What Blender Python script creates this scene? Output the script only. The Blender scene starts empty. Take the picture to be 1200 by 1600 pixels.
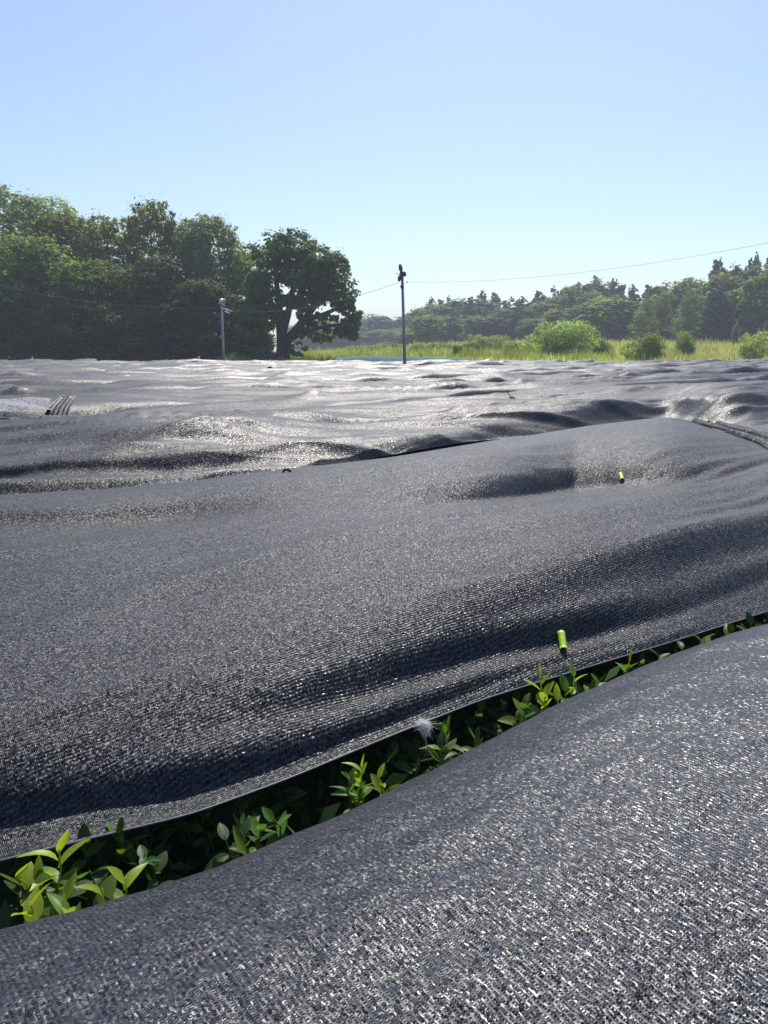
import bpy, math, random
import numpy as np
from mathutils import Vector, Matrix, Euler

S = bpy.context.scene
C = S.collection
R = math.radians

# ------------------------------------------------------------------ camera, sky, sun, exposure
CAMZ = 1.55
PITCH = R(12.2)
F = 1164.0
cam = bpy.data.objects.new('camera', bpy.data.cameras.new('camera'))
C.objects.link(cam)
cam.location = (0, 0, CAMZ)
cam.rotation_euler = (R(90) - PITCH, 0, 0)
cam.data.sensor_width = 36
cam.data.lens = F / 1600 * 36
cam.data.clip_start = 0.05
cam.data.clip_end = 3000
S.camera = cam

SUN_EL = R(53)
SUN_AZ = R(7)          # to the right of the view direction (+Y)
W = bpy.data.worlds.new('World'); S.world = W
W.use_nodes = True
wn = W.node_tree.nodes; wl = W.node_tree.links
bg = wn['Background']
sky = wn.new('ShaderNodeTexSky')
sky.sky_type = 'NISHITA'; sky.sun_disc = False
sky.sun_elevation = SUN_EL; sky.sun_rotation = SUN_AZ
sky.altitude = 0; sky.air_density = 1.0; sky.dust_density = 0.7; sky.ozone_density = 3.6
tint = wn.new('ShaderNodeVectorMath'); tint.operation = 'MULTIPLY'      # camera white balance, a touch warmer
tint.inputs[1].default_value = (1.01, .975, .985)
wl.new(sky.outputs[0], tint.inputs[0]); wl.new(tint.outputs[0], bg.inputs[0])
bg.inputs[1].default_value = 0.125

sun = bpy.data.objects.new('sun', bpy.data.lights.new('sun', 'SUN'))
C.objects.link(sun)
sun.data.energy = 4.6; sun.data.angle = R(0.5); sun.data.color = (1, .95, .87)
sd = Vector((math.sin(SUN_AZ) * math.cos(SUN_EL), math.cos(SUN_AZ) * math.cos(SUN_EL), math.sin(SUN_EL)))
sun.rotation_euler = sd.to_track_quat('Z', 'Y').to_euler()
sun.location = (0, 0, 60)

S.view_settings.view_transform = 'Standard'
S.view_settings.look = 'None'
S.view_settings.exposure = 0.38
S.view_settings.gamma = 1
S.view_settings.use_curve_mapping = False
S.render.engine = 'CYCLES'
S.cycles.max_bounces = 6
S.cycles.diffuse_bounces = 2
S.cycles.glossy_bounces = 2
S.cycles.transmission_bounces = 3
S.cycles.transparent_max_bounces = 6
S.cycles.volume_bounces = 0
S.cycles.use_denoising = True
S.cycles.denoiser = 'OPENIMAGEDENOISE'
S.cycles.denoising_prefilter = 'NONE'
S.cycles.denoising_input_passes = 'RGB_ALBEDO_NORMAL'
S.cycles.sample_clamp_indirect = 4

# ------------------------------------------------------------------ measured directions
CT, ST = math.cos(PITCH), math.sin(PITCH)
def ray(px, py):
    """direction through a picture point: x, forward y, down d"""
    dv = py - 800.0
    return px - 600.0, F * CT - dv * ST, F * ST + dv * CT
def onlevel(px, py, h):
    x, y, d = ray(px, py)
    return Vector((x * h / d, y * h / d, CAMZ - h))
def atdist(px, py, Y):
    x, y, d = ray(px, py)
    return Vector((x * Y / y, Y, CAMZ - d * Y / y))
ROW = R(37)
DX, DY = math.cos(ROW), math.sin(ROW)      # along the tea rows
NX, NY = -DY, DX                           # across the rows, away from us

# ------------------------------------------------------------------ helpers
def setp(o, label=None, cat=None, group=None, kind=None):
    if label: o['label'] = label
    if cat: o['category'] = cat
    if group: o['group'] = group
    if kind: o['kind'] = kind
    return o
def link(name, me, parent=None, mat=None):
    o = bpy.data.objects.new(name, me); C.objects.link(o)
    if parent: o.parent = parent
    if mat is not None and me is not None:
        me.materials.clear(); me.materials.append(mat)
    return o
def empty(name, loc=(0, 0, 0), rz=0):
    o = bpy.data.objects.new(name, None); C.objects.link(o)
    o.location = loc; o.rotation_euler = (0, 0, rz); o.empty_display_size = .1
    return o
def fastmesh(name, V, Q, smooth=False):
    """V (n,3), Q (m,k) index array"""
    V = np.asarray(V, dtype=np.float32); Q = np.asarray(Q, dtype=np.int32)
    me = bpy.data.meshes.new(name)
    k = Q.shape[1]
    me.vertices.add(len(V)); me.vertices.foreach_set('co', V.ravel())
    me.loops.add(Q.size); me.loops.foreach_set('vertex_index', Q.ravel())
    me.polygons.add(len(Q))
    me.polygons.foreach_set('loop_start', np.arange(0, Q.size, k, dtype=np.int32))
    me.polygons.foreach_set('loop_total', np.full(len(Q), k, dtype=np.int32))
    if smooth: me.polygons.foreach_set('use_smooth', np.ones(len(Q), dtype=bool))
    me.update(calc_edges=True)
    return me
def gridfaces(nr, nc, base=0):
    i = np.arange(nr - 1)[:, None] * nc + np.arange(nc - 1)[None, :]
    i = i.ravel() + base
    return np.stack([i, i + 1, i + nc + 1, i + nc], 1)
class MB:
    def __init__(s): s.v = []; s.f = []
    def box(s, c, size, M=None):
        b = len(s.v); c = Vector(c)
        for z in (-1, 1):
            for x, y in ((-1, -1), (1, -1), (1, 1), (-1, 1)):
                p = Vector((x * size[0] / 2, y * size[1] / 2, z * size[2] / 2))
                if M is not None: p = M @ p
                s.v.append(c + p)
        for f in ((0, 3, 2, 1), (4, 5, 6, 7), (0, 1, 5, 4), (1, 2, 6, 5), (2, 3, 7, 6), (3, 0, 4, 7)):
            s.f.append([b + k for k in f])
        return s
    def tube(s, pts, rad, n=8, cap=True):
        pts = [Vector(p) for p in pts]
        if not hasattr(rad, '__len__'): rad = [rad] * len(pts)
        b = len(s.v); up = None
        for i, p in enumerate(pts):
            t = (pts[min(i + 1, len(pts) - 1)] - pts[max(i - 1, 0)]).normalized()
            if up is None:
                up = t.orthogonal().normalized()
            up = (up - t * up.dot(t)).normalized(); w = t.cross(up)
            for k in range(n):
                a = 2 * math.pi * k / n
                s.v.append(p + (up * math.cos(a) + w * math.sin(a)) * rad[i])
        for i in range(len(pts) - 1):
            for k in range(n):
                s.f.append([b + i * n + k, b + i * n + (k + 1) % n, b + (i + 1) * n + (k + 1) % n, b + (i + 1) * n + k])
        if cap:
            s.f.append([b + k for k in range(n)][::-1])
            s.f.append([b + (len(pts) - 1) * n + k for k in range(n)])
        return s
    def build(s, name, mat=None, parent=None, smooth=True):
        me = bpy.data.meshes.new(name); me.from_pydata([tuple(v) for v in s.v], [], s.f); me.update()
        if smooth: me.polygons.foreach_set('use_smooth', [True] * len(me.polygons))
        return link(name, me, parent, mat)
rs = np.random.RandomState(7)
def sines(seed, n, lo, hi, aniso=1.0):
    """smooth random function of (u, v): sum of sines, wavelengths lo..hi (metres); aniso stretches along u"""
    r = np.random.RandomState(seed)
    lam = lo * (hi / lo) ** r.rand(n); th = r.rand(n) * math.pi * 2
    kx = np.cos(th) * 2 * math.pi / lam / aniso; ky = np.sin(th) * 2 * math.pi / lam
    ph = r.rand(n) * 6.283; am = lam / lam.mean()
    nm = math.sqrt((am ** 2).sum() / 2)
    def f(u, v):
        o = 0
        for a, b, p, m in zip(kx, ky, ph, am): o = o + m * np.sin(a * u + b * v + p)
        return o / nm
    return f

# ------------------------------------------------------------------ materials
class NT:
    def __init__(s, name):
        s.m = bpy.data.materials.new(name); s.m.use_nodes = True
        s.n = s.m.node_tree.nodes; s.l = s.m.node_tree.links
        s.b = s.n['Principled BSDF']; s.out = s.n['Material Output']
    def new(s, t, **kw):
        n = s.n.new(t)
        for k, v in kw.items(): setattr(n, k, v)
        return n
    def put(s, sock, v):
        if hasattr(v, 'is_output'): s.l.new(v, sock)
        else: sock.default_value = v
    def math(s, op, a, b=0.0, c=None):
        n = s.new('ShaderNodeMath', operation=op); s.put(n.inputs[0], a); s.put(n.inputs[1], b)
        if c is not None: s.put(n.inputs[2], c)
        return n.outputs[0]
    def vmath(s, op, a, b=None, scale=None):
        n = s.new('ShaderNodeVectorMath', operation=op); s.put(n.inputs[0], a)
        if b is not None: s.put(n.inputs[1], b)
        if scale is not None: s.put(n.inputs[3], scale)
        return n.outputs[0]
    def mix(s, f, a, b):
        n = s.new('ShaderNodeMix', data_type='RGBA'); s.put(n.inputs[0], f); s.put(n.inputs[6], a); s.put(n.inputs[7], b)
        return n.outputs[2]
    def ramp(s, f, stops):
        n = s.new('ShaderNodeValToRGB'); s.put(n.inputs[0], f)
        e = n.color_ramp.elements
        while len(e) > 1: e.remove(e[-1])
        for i, (p, c) in enumerate(stops):
            k = e[0] if i == 0 else e.new(p)
            k.position = p; k.color = (c, c, c, 1) if not hasattr(c, '__len__') else tuple(c) + (1,)
        return n.outputs[0]
    def noise(s, vec, scale, detail=3, rough=.55):
        n = s.new('ShaderNodeTexNoise'); s.put(n.inputs['Vector'], vec); n.inputs['Scale'].default_value = scale
        n.inputs['Detail'].default_value = detail; n.inputs['Roughness'].default_value = rough
        return n.outputs[0]
def simple(name, col, rough=.6, metal=0, noise=0, nscale=20, spec=.5):
    t = NT(name); t.b.inputs['Roughness'].default_value = rough; t.b.inputs['Metallic'].default_value = metal
    t.b.inputs['Specular IOR Level'].default_value = spec
    if noise:
        co = t.new('ShaderNodeTexCoord').outputs['Object']
        f = t.noise(co, nscale, 4)
        a = tuple(c * (1 - noise) for c in col) + (1,); b = tuple(min(1, c * (1 + noise)) for c in col) + (1,)
        t.put(t.b.inputs['Base Color'], t.mix(f, a, b))
    else: t.b.inputs['Base Color'].default_value = tuple(col) + (1,)
    return t.m

def net_material(name, ang, base=(.023, .0265, .036), cell=.005, tilt=.55, rough=.36, big=0.0, wale=.0085, bump=.9, spec=1.0):
    """knitted shade net: ladders of flat plastic tape. Wales run at angle ang; every loop of tape is tilted its own way,
    so some of them glint."""
    t = NT(name)
    co = t.new('ShaderNodeTexCoord').outputs['Object']
    n2 = t.new('ShaderNodeTexNoise'); t.l.new(co, n2.inputs['Vector']); n2.inputs['Scale'].default_value = .45 / cell; n2.inputs['Detail'].default_value = 1
    mp = t.new('ShaderNodeMapping'); t.l.new(co, mp.inputs[0]); mp.inputs['Rotation'].default_value = (0, 0, -ang)
    wob = t.vmath('SCALE', t.vmath('SUBTRACT', t.new('ShaderNodeTexNoise').outputs['Color'], (.5, .5, .5)), scale=.012)
    nz = wob.node  # noise input
    nn = [n for n in t.n if n.bl_idname == 'ShaderNodeTexNoise' and n != n2][0]
    t.l.new(co, nn.inputs['Vector']); nn.inputs['Scale'].default_value = 9; nn.inputs['Detail'].default_value = 3
    fw = t.vmath('SCALE', t.vmath('SUBTRACT', n2.outputs['Color'], (.5, .5, .5)), scale=cell * .9)
    P = t.vmath('ADD', t.vmath('ADD', mp.outputs[0], wob), fw)
    # stretched cells: loops of tape
    st = t.new('ShaderNodeMapping'); t.l.new(P, st.inputs[0]); st.inputs['Scale'].default_value = (1 / (cell * 1.25), 1 / cell, 1 / cell)
    vo = t.new('ShaderNodeTexVoronoi'); t.l.new(st.outputs[0], vo.inputs['Vector']); vo.inputs['Scale'].default_value = 1
    rnd = t.vmath('SUBTRACT', vo.outputs['Color'], (.5, .5, .5))
    vo2 = t.new('ShaderNodeTexVoronoi'); t.l.new(P, vo2.inputs['Vector']); vo2.inputs['Scale'].default_value = 1 / (cell * 4.5)
    rnd2 = t.vmath('SUBTRACT', vo2.outputs['Color'], (.5, .5, .5))
    tot = t.vmath('ADD', t.vmath('SCALE', rnd, scale=tilt * 2), t.vmath('SCALE', rnd2, scale=big * 2))
    # ladders
    sx = t.new('ShaderNodeSeparateXYZ'); t.l.new(P, sx.inputs[0])
    wv = t.math('SINE', t.math('MULTIPLY', sx.outputs[1], 2 * math.pi / wale))
    stag = t.math('MULTIPLY', t.math('SIGN', wv), .0012)
    rg = t.math('SINE', t.math('MULTIPLY', t.math('ADD', sx.outputs[0], stag), 2 * math.pi / (wale * .55)))
    w01 = t.math('MULTIPLY_ADD', wv, .5, .5); r01 = t.math('MULTIPLY_ADD', rg, .5, .5)
    H = t.math('MAXIMUM', w01, t.math('MULTIPLY', r01, .75))
    hole = t.ramp(H, [(.22, 0.0), (.5, 1.0)])
    patch = t.noise(co, 1.3, 4, .6)
    pm = t.ramp(patch, [(.3, .75), (.7, 1.2)])
    cellv = t.new('ShaderNodeSeparateColor'); t.l.new(vo.outputs['Color'], cellv.inputs[0])
    cv = t.math('MULTIPLY_ADD', t.math('POWER', cellv.outputs[1], 2.0), 1.5, .45)
    shade = t.math('MULTIPLY', t.math('MULTIPLY', t.math('MULTIPLY_ADD', hole, .72, .28), cv), pm)
    br = t.new('ShaderNodeCombineColor')
    col = t.vmath('SCALE', tuple(base), scale=shade)
    # dust: pale brownish film gathered in patches
    dust = t.ramp(t.noise(co, 3.1, 6, .7), [(.45, 0.0), (.75, .10)])
    col = t.mix(dust, col, (.14, .13, .115, 1))
    t.put(t.b.inputs['Base Color'], col)
    t.put(t.b.inputs['Roughness'], t.math('MULTIPLY_ADD', cellv.outputs[0], .22, rough - .1))
    t.put(t.b.inputs['Specular IOR Level'], t.math('MULTIPLY', t.math('MULTIPLY_ADD', hole, .8, .2), t.math('MULTIPLY_ADD', t.math('POWER', cellv.outputs[2], 2.0), .75 * spec, .25 * spec)))
    bu = t.new('ShaderNodeBump'); bu.inputs['Strength'].default_value = bump; bu.inputs['Distance'].default_value = .002
    t.l.new(H, bu.inputs['Height'])
    nrm = t.vmath('NORMALIZE', t.vmath('ADD', bu.outputs[0], tot))
    t.put(t.b.inputs['Normal'], nrm)
    # thin tape lets a little light through
    tr = t.new('ShaderNodeBsdfTranslucent'); tr.inputs[0].default_value = (.05, .055, .06, 1)
    ms = t.new('ShaderNodeMixShader'); ms.inputs[0].default_value = .12
    t.l.new(t.b.outputs[0], ms.inputs[1]); t.l.new(tr.outputs[0], ms.inputs[2]); t.l.new(ms.outputs[0], t.out.inputs[0])
    return t.m

def leaf_material(name, cols, rough=.55, trans=.35, tcol=None, spec=.22):
    t = NT(name)
    g = t.new('ShaderNodeNewGeometry'); oi = t.new('ShaderNodeObjectInfo')
    a = t.mix(g.outputs['Random Per Island'], tuple(cols[0]) + (1,), tuple(cols[1]) + (1,))
    co = t.new('ShaderNodeTexCoord').outputs['Object']
    vr = t.ramp(t.noise(co, .45, 3, .6), [(.3, .62), (.7, 1.35)])
    a = t.vmath('SCALE', a, scale=vr)
    hs = t.new('ShaderNodeHueSaturation'); t.l.new(a, hs.inputs['Color'])
    t.put(hs.inputs['Hue'], t.math('MULTIPLY_ADD', oi.outputs['Random'], .04, .48))
    t.put(hs.inputs['Value'], t.math('MULTIPLY_ADD', oi.outputs['Random'], .5, .75))
    t.l.new(hs.outputs[0], t.b.inputs['Base Color'])
    t.b.inputs['Roughness'].default_value = rough; t.b.inputs['Specular IOR Level'].default_value = spec
    tr = t.new('ShaderNodeBsdfTranslucent')
    sc = t.vmath('MULTIPLY', hs.outputs[0], tcol or (1.5, 1.7, .7))
    t.l.new(sc, tr.inputs[0])
    ms = t.new('ShaderNodeMixShader'); ms.inputs[0].default_value = trans
    t.l.new(t.b.outputs[0], ms.inputs[1]); t.l.new(tr.outputs[0], ms.inputs[2]); t.l.new(ms.outputs[0], t.out.inputs[0])
    return t.m

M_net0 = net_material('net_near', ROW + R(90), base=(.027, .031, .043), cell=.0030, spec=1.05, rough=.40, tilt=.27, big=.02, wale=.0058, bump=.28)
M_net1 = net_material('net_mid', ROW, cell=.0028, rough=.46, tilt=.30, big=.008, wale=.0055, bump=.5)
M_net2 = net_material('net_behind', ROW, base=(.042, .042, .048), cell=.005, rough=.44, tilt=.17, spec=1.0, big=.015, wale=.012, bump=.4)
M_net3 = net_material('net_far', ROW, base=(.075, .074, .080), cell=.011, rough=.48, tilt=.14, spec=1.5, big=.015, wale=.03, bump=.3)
M_fold = simple('net_folded', (.011, .012, .015), .85, noise=.6, nscale=60, spec=.12)
M_fold2 = net_material('net_rolled', ROW, base=(.012, .012, .015), cell=.009, tilt=.35, rough=.5, wale=.012, bump=.8, spec=.55)
M_hem = simple('net_selvedge', (.12, .125, .14), .4, noise=.5, nscale=300)
M_teal = simple('teal_net', (.035, .13, .15), .9, noise=.2, nscale=4)
M_clip = simple('green_plastic', (.36, .58, .04), .35, noise=.12, nscale=60)
M_web = NT('cobweb_silk').m
M_bark = simple('bark', (.04, .033, .028), .9, noise=.4, nscale=6)
M_steel = simple('galvanised_pole', (.22, .24, .27), .45, metal=.3, noise=.2, nscale=8)
M_steel_l = simple('pale_pole', (.30, .32, .35), .45, metal=.2, noise=.2, nscale=8)
M_dark = simple('dark_metal', (.07, .075, .085), .5, metal=.2, noise=.3, nscale=8)
M_light = simple('pale_metal', (.6, .61, .62), .4, noise=.15, nscale=8)
M_wire = simple('wire', (.28, .29, .31), .7)
M_soil = simple('soil', (.03, .024, .018), .95, noise=.5, nscale=14)
M_gravel = simple('gravel', (.42, .40, .37), .95, noise=.3, nscale=3)
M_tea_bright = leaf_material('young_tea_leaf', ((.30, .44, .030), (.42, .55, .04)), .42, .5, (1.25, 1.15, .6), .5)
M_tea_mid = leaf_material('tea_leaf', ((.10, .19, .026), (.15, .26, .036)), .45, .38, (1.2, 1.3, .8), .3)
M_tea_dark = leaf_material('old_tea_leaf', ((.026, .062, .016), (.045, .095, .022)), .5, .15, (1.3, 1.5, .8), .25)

# ------------------------------------------------------------------ ground
def smooth01(a, b, x):
    t = np.clip((x - a) / (b - a), 0, 1); return t * t * (3 - 2 * t)
def ground_z(x, y):
    r = smooth01(58, 140, y) * 2.3 * smooth01(-25, 20, x)
    return r + .05 * np.sin(x * .35 + y * .2) * smooth01(54, 60, y)
gx = np.concatenate([np.linspace(-560, -80, 13), np.linspace(-74, 110, 93), np.linspace(120, 560, 12)])
gy = np.concatenate([np.linspace(-60, 46, 12), np.linspace(50, 170, 61), np.linspace(180, 640, 24)])
GX, GY = np.meshgrid(gx, gy)
V = np.stack([GX.ravel(), GY.ravel(), ground_z(GX, GY).ravel()], 1)
t = NT('ground_soil_and_grass'); co = t.new('ShaderNodeTexCoord').outputs['Object']
sp = t.new('ShaderNodeSeparateXYZ'); t.l.new(co, sp.inputs[0])
edge = t.ramp(t.math('MULTIPLY_ADD', sp.outputs[1], .02, -.04), [(.98, 0.0), (1.0, 1.0)])
n1 = t.noise(co, .12, 6, .65)
grass = t.mix(t.ramp(n1, [(.35, 0.0), (.65, 1.0)]), (.075, .12, .022, 1), (.20, .20, .06, 1))
soil = t.mix(t.noise(co, 12, 5), (.015, .012, .009, 1), (.045, .036, .026, 1))
t.put(t.b.inputs['Base Color'], t.mix(edge, soil, grass)); t.b.inputs['Roughness'].default_value = 1
g = link('ground', fastmesh('ground', V, gridfaces(len(gy), len(gx)), True), None, t.m); setp(g, kind='structure')

# ------------------------------------------------------------------ the shade nets close by
XS = np.array([0, 150, 300, 450, 600, 750, 900, 1050, 1200], float)
def extrap(xs, ys, x):
    y = np.interp(x, xs, ys)
    sl = (ys[1] - ys[0]) / (xs[1] - xs[0]); sr = (ys[-1] - ys[-2]) / (xs[-1] - xs[-2])
    y = np.where(x < xs[0], ys[0] + (x - xs[0]) * sl, y)
    return np.where(x > xs[-1], ys[-1] + (x - xs[-1]) * sr, y)
def smooth_interp(xs, ys, x, w):
    return sum(extrap(xs, ys, x + k * w) * c for k, c in ((-2, .1), (-1, .2), (0, .4), (1, .2), (2, .1)))
def fan_sheet(name, mat, cols, lines, slopes, h0, htop, nrow, wrinkle, drop, xk=XS, jit=4, skirt=None, bumps=(), relief=None):
    """A sheet of net measured as feature lines (hem, folds, crest) with the steepness of the cloth at each."""
    cols = np.asarray(cols, float); nc = len(cols)
    L = np.stack([smooth_interp(xk, np.array(l, float), cols, 22) for l in lines])        # nl, nc
    Sl = np.stack([smooth_interp(xk, np.array(s, float), np.clip(cols, xk[0], xk[-1]), 45) for s in slopes])
    for i in range(1, len(L)): L[i] = np.minimum(L[i], L[i - 1] - 2.0)
    nl = len(L)
    # rows: fraction along the lines
    segs = [max(3, int(nrow * (np.abs(L[i] - L[i + 1]).mean()) / np.abs(L[0] - L[-1]).mean())) for i in range(nl - 1)]
    Y = [L[0]]; SS = [Sl[0]]
    for i in range(nl - 1):
        for k in range(1, segs[i] + 1):
            f = k / segs[i]; Y.append(L[i] * (1 - f) + L[i + 1] * f)
            g_ = f * f * (3 - 2 * f); SS.append(Sl[i] * (1 - g_) + Sl[i + 1] * g_)
    Y = np.stack(Y); SS = np.stack(SS)
    if wrinkle:
        fn = sines(jit * 11 + 3, 26, .05, .5, 5)
    dv = Y - 800; Yd = F * CT - dv * ST; D = F * ST + dv * CT
    A = D / Yd
    H0 = smooth_interp(xk, np.array(h0, float), np.clip(cols, xk[0], xk[-1]), 40)
    HT = smooth_interp(xk, np.array(htop, float), np.clip(cols, xk[0], xk[-1]), 40)
    def integrate(off):
        r = H0 / A[0]; h = H0.copy(); out = [r.copy()]
        for i in range(1, len(Y)):
            s = .5 * (SS[i] + SS[i - 1]) + off
            s = np.maximum(s, -.80 * A[i])
            r1 = (h + s * r) / (A[i] + s)
            r1 = np.maximum(r1, r + .0002)
            h = A[i] * r1; r = r1; out.append(r.copy())
        return np.stack(out), h
    lo = np.full(nc, -.8); hi = np.full(nc, .8)
    for _ in range(30):
        m = .5 * (lo + hi); _r, hh = integrate(m)
        lo = np.where(hh > HT, m, lo); hi = np.where(hh > HT, hi, m)
    off = .5 * (lo + hi)
    k_ = np.ones(9) / 9; off = np.convolve(np.pad(off, 4, 'edge'), k_, 'valid')
    RR, hh = integrate(off)
    print(name, 'offset', np.round(off[::max(1, nc // 10)], 2), 'r crest', np.round(RR[-1][::max(1, nc // 10)], 2), 'h crest', np.round(hh[::max(1, nc // 10)], 2))
    k7 = np.array([1, 2, 3, 4, 5, 4, 3, 2, 1.]); k7 /= k7.sum()
    RR = np.stack([np.convolve(np.pad(q, 4, 'reflect', reflect_type='odd'), k7, 'valid') for q in RR])
    X = (cols[None, :] - 600) / Yd * RR; Z = CAMZ - A * RR
    if wrinkle:
        U = X * DX + RR * DY; Vv = X * NX + RR * NY
        Z = Z + wrinkle * fn(U, Vv) * np.minimum(1, np.arange(len(Y)) / 8.)[:, None]
    for (bx_, by_, ba, wu, wv, lean) in bumps:
        e = np.abs(cols[None, :] - bx_) / 1.0 + np.abs(Y - by_) * 3
        i_ = np.unravel_index(np.argmin(e), e.shape); cu = X[i_] * DX + RR[i_] * DY; cv = X[i_] * NX + RR[i_] * NY
        U = X * DX + RR * DY - cu; Vv = X * NX + RR * NY - cv - lean * U
        ang = np.arctan2(Vv, U); dd = np.sqrt((U / wu) ** 2 + (Vv / wv) ** 2)
        Z = Z + ba * np.exp(-dd * 1.5) * (1 + .10 * np.sin(ang * 5 + bx_) * np.minimum(1, dd * 2)) * np.minimum(1, np.arange(len(Y)) / 12.)[:, None]
    if relief is not None:
        U = X * DX + RR * DY; Vv = X * NX + RR * NY
        Z = Z + relief(U, Vv) * np.minimum(1, np.arange(len(Y)) / 14.)[:, None] * np.minimum(1, (len(Y) - 1 - np.arange(len(Y))) / 8.)[:, None]
    # turn the sheet down behind its crest
    ex, ey, ez = [], [], []
    for k in range(1, 9):
        f = k / 8
        ex.append(X[-1] + NX * drop[0] * f * .9); ey.append(RR[-1] + NY * drop[0] * f + .0); ez.append(Z[-1] - drop[1] * f ** 1.6 - .004 * k)
    X = np.vstack([X] + [np.stack(ex)]); Yw = np.vstack([RR] + [np.stack(ey)]); Z = np.vstack([Z] + [np.stack(ez)])
    if skirt:   # tuck under the front edge
        X = np.vstack([X[:1] - NX * skirt[0], X]); Yw = np.vstack([Yw[:1] - NY * skirt[0], Yw]); Z = np.vstack([Z[:1] - skirt[1], Z])
    Vt = np.stack([X.ravel(), Yw.ravel(), Z.ravel()], 1)
    me = fastmesh(name, Vt, gridfaces(X.shape[0], nc), True)
    o = link(name, me, None, mat)
    return o, X, Yw, Z

def colrange(a, b, step):
    left = a - np.cumsum(np.linspace(8, 60, 16))[::-1]; right = b + np.cumsum(np.linspace(8, 60, 16))
    return np.concatenate([left, np.arange(a, b + 1, step), right])

# --- foreground net (row 0), seen from above: a rounded back whose far shoulder is the silhouette of the gap
fn0 = sines(21, 30, .25, 1.6, 2.2); fn0b = sines(22, 30, .03, .14, 2.0)
sil = [(-500, 1600), (-150, 1490), (0, 1452), (60, 1440), (130, 1424), (250, 1388), (400, 1330), (560, 1262), (700, 1190), (860, 1105), (1000, 1043), (1100, 1008), (1200, 980), (1400, 925), (1800, 860)]
pts = [onlevel(x, y, .70) for x, y in sil]
su = np.array([p.x * DX + p.y * DY for p in pts]); sv = np.array([p.x * NX + p.y * NY for p in pts])
o_ = np.argsort(su); su, sv = su[o_], sv[o_]
ug = np.concatenate([np.linspace(-3, su[0] - .3, 6) if su[0] > -2.6 else np.array([]), np.linspace(max(su[0] - .2, -2.5), 3.6, 420)])
ug = np.unique(ug)
ve = sum(np.interp(ug + k * .04, su, sv) * c for k, c in ((-2, .1), (-1, .2), (0, .4), (1, .2), (2, .1)))
tt = np.concatenate([np.linspace(-.10, .12, 26), np.linspace(.125, 1.1, 170), np.linspace(1.15, 2.6, 16)])  # distance back from the silhouette
TT, UG = np.meshgrid(tt, ug, indexing='ij')
VE = np.broadcast_to(ve, TT.shape)
# height profile: rounded shoulder
prof = np.where(TT < .0, -3.2 * TT ** 2 * 2 + .83 * TT, 0) + np.where(TT >= 0, .50 * TT * np.exp(-TT / .25) + .115 * (1 - np.exp(-np.maximum(TT, 0) / .35)), 0)
ZZ = (CAMZ - .70) + prof
VV = VE - TT
ZZ = ZZ + .010 * fn0(UG, VV) * smooth01(-.05, .25, TT) + .0012 * fn0b(UG, VV)
ZZ = ZZ + (.22 * smooth01(.2, 1.6, UG) + .020 * np.sin(UG * 3 + TT * 15 + .4)) * smooth01(.15, 1.1, TT) * smooth01(0, .8, UG)
ZZ = ZZ - .30 * smooth01(1.1, 2.5, TT)
X0 = UG * DX + VV * NX; Y0 = UG * DY + VV * NY
net0 = link('shade_net', fastmesh('shade_net', np.stack([X0.ravel(), Y0.ravel(), ZZ.ravel()], 1), gridfaces(TT.shape[0], TT.shape[1]), True), None, M_net0)
setp(net0, 'coarse black shade net filling the bottom right foreground in front of the open gap', 'shade net', 'black shade nets over the tea rows')

_t1 = sines(71, 26, .05, .16, 14.0); _t2 = sines(72, 20, .3, .8, 5.0); _t3 = sines(73, 16, .6, 1.6, 3.0)
def tension(U, V): return .0018 * _t1(U, V) * (1 + .6 * _t3(U, V)) + .006 * (1 - np.abs(_t2(U, V))).clip(-1, 1)
# --- middle net (row 1)
lines1 = [
 [1345, 1308, 1272, 1217, 1154, 1094, 1048, 1003, 955],
 [1302, 1272, 1250, 1207, 1146, 1086, 1037, 992, 945],
 [1275, 1248, 1222, 1180, 1126, 1070, 1028, 982, 932],
 [1205, 1185, 1160, 1135, 1090, 1045, 1012, 970, 915],
 [1150, 1130, 1112, 1090, 1050, 1008, 985, 950, 893],
 [1050, 1040, 1032, 1015, 985, 955, 935, 910, 862],
 [950, 945, 940, 930, 910, 898, 888, 872, 835],
 [880, 870, 860, 850, 840, 836, 832, 815, 800],
 [832, 826, 815, 806, 797, 785, 770, 758, 752],
 [806, 803, 795, 788, 782, 776, 757, 740, 730],
 [788, 782, 770, 757, 745, 738, 716, 700, 712],
 [772, 766, 752, 732, 716, 692, 669, 648, 697]]
slopes1 = [
 [.25, .2, .15, .1, .1, .15, .2, .25, .3],
 [.6, .4, .3, .3, .3, .3, .3, .3, .3],
 [2.2, 2.1, 2.0, 1.9, 1.8, 1.4, .5, .35, .35],
 [1.0, .85, .65, .40, .15, .1, .15, .3, .35],
 [.70, .70, .8, 1.1, 1.6, 1.9, 1.5, .9, .55],
 [.30, .30, .30, .30, .35, .45, .5, .3, .25],
 [.20, .20, .20, .20, .20, .25, .40, .55, .6],
 [.25, .20, .15, .10, .10, .10, .12, .1, .1],
 [.10, .05, .05, .05, .0, -.08, -.20, -.03, .1],
 [.9, 1.0, .60, .15, .15, .8, .95, .55, .1],
 [.15, .15, .30, .20, .15, .10, .2, .15, .05],
 [-.1, -.1, -.1, -.1, -.1, -.1, -.1, -.1, -.05]]
net1, X1, Y1, Z1 = fan_sheet('shade_net', M_net1, colrange(-60, 1262, 4), lines1, slopes1,
    [.80] * 9, [.60, .60, .59, .57, .55, .53, .50, .48, .50], 300, .0022, (.5, .45), relief=tension)
setp(net1, 'large smooth black shade net across the middle, hem hanging over the gap', 'shade net', 'black shade nets over the tea rows')
mb = MB(); mb.tube([Vector((X1[0, i], Y1[0, i], Z1[0, i])) for i in range(0, X1.shape[1], 2)], .0022, 5)
mb.build('hem', M_hem, net1)

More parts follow.
